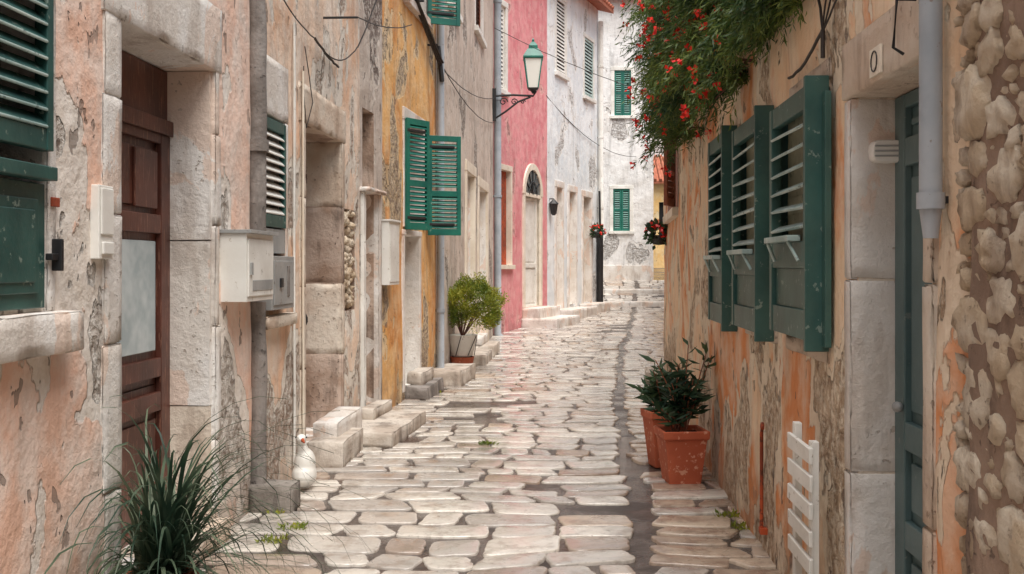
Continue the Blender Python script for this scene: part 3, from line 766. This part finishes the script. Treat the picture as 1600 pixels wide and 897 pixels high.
mb=MB(); u=s(1202); mb.tube([fr(u,.12,.04),fr(u,.62,.04),fr(u-.01,.66,.04),fr(u-.05,.68,.045),fr(u-.08,.66,.05)],.010,'rust',8); mb.box(fr,u-.03,u+.03,.1,.13,0,.05,'rust'); mb.make('rusty_water_pipe')
mb=MB(); a,b=s(1322),s(1288)
tf=Fr(fr(a,0,.10),w.t,w.n)
mb.box(tf,0,.05,0,.83,0,.03,'wpaint'); mb.box(tf,b-a-.05,b-a,0,.86,0,.03,'wpaint')
for k in range(5):
    z=.33+k*.105; mb.box(tf,-.03,b-a+.03,z,z+.06,.03,.045,'wpaint',.002)
mb.make('white_slatted_panel',None,.003)
mb=MB()
k0=fr(s(1310),2.42,.06)
for (pu,pz,dv) in ((.3,3.3,.05),(.8,3.5,.03),(.1,2.9,.06)): mb.tube(sag(k0,fr(pu,pz,.09),12,dv),.004,'cable',5)
mb.tube(sag(k0,fr(s(1250),2.35,.05),8,.03),.007,'cable',5); mb.tube(sag(k0,fr(s(1280),2.9,.03),8,.02),.006,'cable',5); mb.tube([k0,k0-Vector((0,0,.11))],.009,'cable',6)
mb.make('wall_cables')

w=R2; s=w.s_; fr=w.fr
a,b=s(1062),s(1046)
e=house('terraced_house',w,4.5,'orange',[(a,b,2.1,3.1,.15)],.2,.03,depth=5,eave=.12)
mb=MB()
o=fr(a,0,.04); f=Fr(o,w.t*-.95+w.n*.26,w.n*.95+w.t*.26); louvre(mb,f,0,.4,2.1,3.1,0,'wood2',None,.06,.05,mid=2.5)
mb.box(fr,a,b,2.1,3.1,-.02,.02,'wood2')
frame(mb,fr,a,b,2.1,3.1,.06,.02,'cream',True)
mb.make('brown_shutters',e,.003)
e=house('terraced_house',R3,5.0,'peach2',[(4,5,1.2,2.6,.15),(9,10,.2,2.5,.2),(13,14,1.6,3,.15)],.4,.02,depth=5,eave=.2)
mb=MB(); mb.box(R2.fr,R2.L-.9,R2.L-.2,.0,.16,.0,.28,'stepst',.02); mb.make('door_step',None)

# ---------------------------------------------------------------- steps & stones left
mb=MB(); f=L2.fr
mb.box(f,L2.s_(476),L2.s_(512),-.02,.19,.02,.29,'stepst',.012); mb.box(f,L2.s_(488),L2.s_(530),-.02,.30,.0,.2,'lime',.01); mb.make('door_steps',None)
mb=MB(); q=Fr((-1.43,9.25,0),L3.t,L3.n); mb.box(q,-.25,1.15,-.02,.12,.0,.48,'stepst',.012); mb.box(q,.5,1.2,.12,.22,.0,.14,'stepst',.012); mb.make('door_step',None)
mb=MB(); q=L4.fr; mb.box(q,L4.s_(668),L4.s_(668)+1.2,-.02,.19,.0,.42,'stepst',.015); mb.make('door_step',None)
mb=MB()
mb.box(q,1.05,1.95,-.02,.15,.0,.27,'cement',.03); mb.box(q,1.25,1.95,.15,.29,.0,.17,'stepst',.03)
mb.make('rough_stone_step')
mb=MB(); q=L5.fr; mb.box(q,2.3,3.5,-.02,.16,.0,.42,'stepst',.015); mb.box(q,3.9,5.0,-.02,.18,.0,.42,'stepst',.015); mb.box(q,3.9,4.9,.18,.33,.0,.22,'lime',.015); mb.make('door_steps',None)

# ---------------------------------------------------------------- goose ornament
mb=MB(); gx,gy=-1.39,7.3
mb.sphere((gx,gy,.17),(.075,.10,.11),'plastic',14); mb.sphere((gx-.0,gy-.02,.10),(.085,.11,.09),'plastic',14); 
mb.tube([(gx,gy-.02,.22),(gx-.01,gy-.03,.28),(gx-.02,gy-.04,.335)],.045,'plastic',12,.03)
mb.sphere((gx-.015,gy-.045,.345),(.036,.05,.034),'plastic',12)
o=mb.make('goose_statue'); o2=o.modifiers.new('r','REMESH'); o2.mode='VOXEL'; o2.voxel_size=.009; o2.use_smooth_shade=True; sm=o.modifiers.new('s','SMOOTH'); sm.iterations=5; sm.factor=.6
mb=MB(); mb.tube([(gx+.0,gy-.08,.342),(gx+.02,gy-.125,.332)],.014,'rust',8,.005); mb.sphere((gx+.022,gy-.062,.358),(.006,.006,.006),'iron',8); mb.sphere((gx-.048,gy-.062,.358),(.006,.006,.006),'iron',8); mb.make('beak_and_eyes',o)

# ---------------------------------------------------------------- street lamp
L=empty('street_lamp'); mb=MB()
base=L5.fr(L5.L-.3,0,.03); bx,by=base.x,base.y
def sr(p,y,D): return H-(y-HY)*D/F
D=by; zb=sr(0,178,D); zt=sr(0,150,D)
lx=(833-800)/F*D
mb.box(Fr((bx,by,0),(0,1,0),(1,0,0)),-.05,.05,zb-.15,zt+.15,-.03,.05,'iron')
mb.tube([(bx+.02,by,zt),(bx+.4,by,zt+.02),(lx,by,zt+.0),(lx+.06,by,zt+.1)],.022,'iron',8)
mb.tube([(bx+.02,by,zb-.1),(bx+.25,by,zb+.05),(bx+.5,by,zt-.12),(lx-.05,by,zt-.02)],.02,'iron',8)
for (cx0,r) in ((bx+.2,.09),(bx+.42,.07),(bx+.6,.05)):
    mb.tube([(cx0+r*(1-k/22)*math.cos(k*.45),by,zt-.12+r*(1-k/22)*math.sin(k*.45)) for k in range(20)],.012,'iron',6)
mb.make('bracket',L)
mb=MB(); zc=zt+.1; zr=sr(0,92,D)
q=math.pi/4
mb.lathe(lx,by,[(.03,zc-.05),(.06,zc+.0),(.14,zc+.03),(.15,zc+.06)],'iron',4,ang=q)
mb.lathe(lx,by,[(.14,zc+.06),(.25,zr)],'milk',4,ang=q)
for k in range(4):
    t=q+k*math.pi/2; mb.tube([(lx+.145*math.cos(t),by+.145*math.sin(t),zc+.06),(lx+.255*math.cos(t),by+.255*math.sin(t),zr)],.014,'green',6)
mb.lathe(lx,by,[(.255,zr-.02),(.29,zr),(.29,zr+.03),(.16,zr+.19),(.13,zr+.20),(.13,zr+.26),(.06,zr+.33),(.03,zr+.35),(.035,zr+.39),(0.0,zr+.43)],'green',4,ang=q)
mb.make('lantern',L,.004)
mb=MB(); p=L7.fr(.15,3.0,.12); mb.lathe(p.x,p.y,[(.03,2.72),(.07,2.76),(.1,2.98),(.12,3.0),(.03,3.1),(0,3.13)],'iron',6); mb.tube([L7.fr(.15,3.12,.12),L7.fr(.15,3.12,0)],.015,'iron',6); mb.make('wall_lantern')
mb=MB(); mb.tube(sag(L5.fr(L5.L-.3,6.35,.05),R3.fr(6,4.6,.0),24,.1),.007,'cable',5); mb.tube(sag(L6.fr(3.9,5.6,.0),FAR.fr(3.5,5.0,.1),20,.4),.009,'cable',5); mb.make('overhead_wire')

# ---------------------------------------------------------------- plants
def leafquad(mb,p,d,l,wd,m,bend=0):
    d=d.normalized(); a=d.cross(Vector((R(-1,1),R(-1,1),R(-1,1)))).normalized()*wd*.5; n=d.cross(a).normalized()
    mb.add([p,p+d*l*.45+a+n*bend,p+d*l,p+d*l*.45-a+n*bend],[(0,1,2,3)],m)
E=empty('flowering_climbing_shrub'); mb=MB(); fl=MB(); st=MB()
def om(D): return interp([(4.1,.10),(5.3,.20),(6.2,.32),(7,.40),(8,.40),(9.3,.36),(10.4,.25)],D)
def zl(D): return interp([(4.1,2.52),(4.6,2.42),(5.3,2.34),(6,2.26),(7,2.20),(8.3,2.14),(9.3,2.28),(10.4,2.7)],D)
cl=[]
for k in range(235):
    D=4.2+6.1*R(0,1)**1.0
    cl.append((D,R(0,1)**.6,R(0,1)))
for (D,o_,h_) in cl:
    if D<5.6: h_*=.5
    oo=om(D)*o_; zz=zl(D)+.20+h_*(4.0-zl(D)-.2)
    X=1.06+.05*D
    root=Vector((X+.02,D+R(-.2,.2),zz+.1)); tip=Vector((X-oo,D,zz))
    st.tube([root,root.lerp(tip,.5)+Vector((0,0,.06)),tip],.012,'wood',5,.004)
    for j in range(17):
        p0=root.lerp(tip,R(.1,1.0)); th=R(0,6.28)
        out=Vector((-abs(math.cos(th))*R(.2,1)-.1,math.sin(th)*R(.4,1),R(-.2,.35))).normalized()
        ln=R(.13,.36)*(.6 if D<5.6 else 1); p1=p0+out*ln*.6; p2=p0+out*ln+Vector((0,0,-ln*R(.25,.9)))
        for q in range(24):
            t=q/24; p=p0*(1-t)**2+p1*2*t*(1-t)+p2*t*t; tg=((p1-p0)*(1-t)+(p2-p1)*t).normalized()
            d=tg*.9+Vector((R(-1,1),R(-1,1),R(-1,1)))*.65
            leafquad(mb,p,d,R(.03,.07),R(.006,.012),'needle')
        if random.random()<.11 and 5.9<D<9.3 and o_>.4 and h_<.75:
            p3=p2+Vector((-.02,-.03,.0))
            for q in range(7): leafquad(fl,p3+Vector((R(-.014,.014),R(-.014,.014),R(-.014,.014))),Vector((R(-1,1),R(-1,1),R(-1,1))),.030,.026,'red')
st.tube([Vector((1.52,9.4,3.2)),Vector((1.42,7.5,3.3)),Vector((1.36,6,3.2)),Vector((1.28,4.4,3.0))],.03,'wood',8,.012)
mb.make('foliage',E); fl.make('flowers',E); st.make('branches',E)

E=empty('potted_spider_plant'); mb=MB(); px_,py_=-1.47,4.56
mb.lathe(px_,py_,[(.0,0),(.10,0),(.13,.17),(.15,.17),(.155,.21),(.135,.21),(.13,.17),(0,.16)],'terra',24); mb.lathe(px_,py_,[(.13,.175),(0,.18)],'soil',12); mb.make('pot',E)
mb=MB()
for k in range(400):
    a=R(0,6.283); ln=R(.35,1.1); el=R(.1,1.5); hd=Vector((math.cos(a)+.2,math.sin(a)*.9,0)).normalized()
    if hd.x<-.0: hd.x*=.35
    p=Vector((px_+R(-.08,.08),py_+R(-.08,.08),.20)); N=9; vs=[]
    side=Vector((-hd.y,hd.x,0)).normalized(); w0=R(.003,.0075)
    bz=R(1.4,2.8)
    for i in range(N+1):
        t=i/N; wv=w0*(1-t**2.2)*(.6+.8*min(t*4,1))
        vs+= [p+side*wv,p-side*wv+Vector((0,0,.002))]
        ang=el-t*t*bz; p=p+(hd*math.cos(ang)+Vector((0,0,math.sin(ang))))*ln/N
        if p.z<.02: p.z=.02
        wl_=-1.94+.05*p.y+.05
        if p.x<wl_: p.x=wl_
    mb.add(vs,[(2*i,2*i+1,2*i+3,2*i+2) for i in range(N)],'blade',True)
mb.make('leaves',E)

def sqpot(cx,cy,w0,w1,h,ang,name):
    E=empty(name); mb=MB()
    q=math.pi/4+ang; k=1/math.cos(math.pi/4)/2
    mb.lathe(cx,cy,[(0,0),(w0*k,0),(w1*k*.97,h-.06),(w1*k*1.06,h-.055),(w1*k*1.08,h),(w1*k*.94,h),(w1*k*.9,h-.04),(0,h-.04)],'terra',4,ang=q)
    mb.make('pot',E,.008); sb=MB(); sb.lathe(cx,cy,[(w1*k*.9,h-.035),(0,h-.03)],'soil',4,ang=q); sb.make('soil',E); return E
def olean(E,cx,cy,z,n,hh,spread):
    mb=MB()
    for k in range(n):
        a=R(0,6.28); r=R(0,spread)*.85; hg=R(.12,hh); b=Vector((cx+R(-.05,.05),cy+R(-.05,.05),z)); t=Vector((cx+r*math.cos(a),cy+r*math.sin(a),z+hg))
        mb.tube([b,b.lerp(t,.5)+Vector((0,0,.03)),t],.005,'wood2',4,.003,False)
        for j in range(17):
            q=R(.35,1); p=b.lerp(t,q); th=R(0,6.28); d=Vector((math.cos(th),math.sin(th),R(-.25,.9)))
            leafquad(mb,p,d,R(.08,.16),R(.024,.036),'olean',.004)
    mb.make('plant',E)
E=sqpot(1.175,7.55,.22,.30,.37,.1,'potted_oleander'); olean(E,1.16,7.55,.34,26,.62,.28)
E=sqpot(1.13,8.15,.17,.25,.42,.2,'potted_oleander'); olean(E,1.12,8.15,.38,14,.38,.20)

E=empty('potted_bush'); mb=MB(); bx,by=-.70,15.3
mb.lathe(bx,by,[(.0,.0),(.13,0),(.17,.22),(.18,.22),(.0,.2)],'terra',20)
mb.lathe(bx,by,[(.12,.22),(.15,.24),(.21,.52),(.225,.53),(.20,.53),(0,.49)],'wpaint',24)
for k in range(6):
    t=k*math.pi/3; mb.tube([(bx+.17*math.cos(t),by+.17*math.sin(t),.24),(bx+.235*math.cos(t+.5),by+.235*math.sin(t+.5),.52)],.006,'iron',5)
mb.make('pots',E)
mb=MB()
for k in range(460):
    th=R(0,6.28); ph=math.acos(R(-.6,1)); rr=R(.5,1)**.5
    q=1+.3*mn.noise(Vector((math.cos(th)*2,math.sin(th)*2,ph*2)))
    cpt=Vector((bx+.14+.40*q*rr*math.sin(ph)*math.cos(th),by+.40*q*rr*math.sin(ph)*math.sin(th),.88+.42*q*rr*math.cos(ph)))
    o=(cpt-Vector((bx+.05,by,.7))).normalized()
    for j in range(30):
        d=o*.8+Vector((R(-1,1),R(-1,1),R(-.6,1))); leafquad(mb,cpt+Vector((R(-.05,.05),R(-.05,.05),R(-.05,.05))),d,R(.025,.055),R(.010,.018),'bush')
for k in range(14):
    th=R(0,6.28); mb.tube([(bx,by,.48),(bx+.06+.2*math.cos(th),by+.2*math.sin(th),.85)],.008,'wood',5)
mb.make('foliage',E)

def gerani(name,p,r,nf,wallp):
    E=empty(name); mb=MB(); mb.lathe(p.x,p.y,[(0,p.z-r*.9),(r*.5,p.z-r*.85),(r*.7,p.z-r*.2),(r*.65,p.z-.02),(0,p.z-.02)],'iron',14); mb.tube([p,Vector(wallp)],.015,'iron',6)
    mb.make('basket',E); mb=MB()
    for k in range(260): 
        d=Vector((R(-1,1),R(-1,1),R(-.6,1))).normalized(); leafquad(mb,p+d*r*R(.4,1),d+Vector((0,0,.2)),R(.05,.09),.05,'olean')
    for k in range(nf):
        d=Vector((R(-1,1),R(-1,1),R(-.4,1))).normalized(); q=p+d*r*1.05
        for j in range(9): leafquad(mb,q+Vector((R(-.03,.03),R(-.03,.03),R(-.03,.03))),Vector((R(-1,1),R(-1,1),R(-1,1))),.05,.045,'red')
    mb.make('geraniums',E)
D=13.6; p=Vector(((1030-800)/F*D,D,H+(415-365)*D/F)); gerani('hanging_flower_basket',p,.16,9,R2.fr(R2.s_(1044),p.z+.1,0))
D=30.0; p=Vector(((933-800)/F*D,D,H+(415-362)*D/F)); gerani('hanging_flower_basket',p,.2,12,L7.fr(L7.L-.6,p.z,0))
mb=MB()
for (x,y) in ((-1.25,6.2),(-1.45,6.6),(1.32,6.2),(1.28,6.5),(-.2,9.1),(-1.3,5.9),(-1.1,10.6),(-.9,12.8)):
    for k in range(60):
        leafquad(mb,Vector((x+R(-.07,.07),y+R(-.06,.06),.005)),Vector((R(-1,1),R(-1,1),R(.3,1.2))),R(.02,.05),.012,'bush')
mb.make('weeds')

# ---------------------------------------------------------------- camera, light
cam=bpy.data.cameras.new('camera'); co=bpy.data.objects.new('camera',cam); bpy.context.scene.collection.objects.link(co)
co.location=(0,0,H); co.rotation_euler=(math.radians(90),0,0); cam.sensor_width=36; cam.lens=F/1600*36; cam.shift_y=-(448.5-HY)/1600; cam.clip_end=1000; cam.clip_start=.05
bpy.context.scene.camera=co
wd=bpy.data.worlds.new('World'); bpy.context.scene.world=wd; wd.use_nodes=True; nt=wd.node_tree
sky=nt.nodes.new('ShaderNodeTexSky'); sky.sky_type='NISHITA'; sky.sun_disc=False
el=math.radians(66); az=math.radians(160)
sky.sun_elevation=el; sky.sun_rotation=az; sky.air_density=1.6; sky.dust_density=3.0
hs=nt.nodes.new('ShaderNodeHueSaturation'); hs.inputs['Saturation'].default_value=.35; nt.links.new(sky.outputs[0],hs.inputs['Color'])
nt.links.new(hs.outputs[0],nt.nodes['Background'].inputs[0]); nt.nodes['Background'].inputs[1].default_value=.15
sl=bpy.data.lights.new('sun','SUN'); so=bpy.data.objects.new('sun',sl); bpy.context.scene.collection.objects.link(so)
sl.energy=4.7; sl.angle=math.radians(46); sl.color=(1,.965,.91)
d=Vector((math.sin(az)*math.cos(el),math.cos(az)*math.cos(el),math.sin(el)))
so.rotation_euler=d.to_track_quat('Z','Y').to_euler()
sc=bpy.context.scene; sc.view_settings.view_transform='Standard'; sc.view_settings.look='None'; sc.view_settings.exposure=0
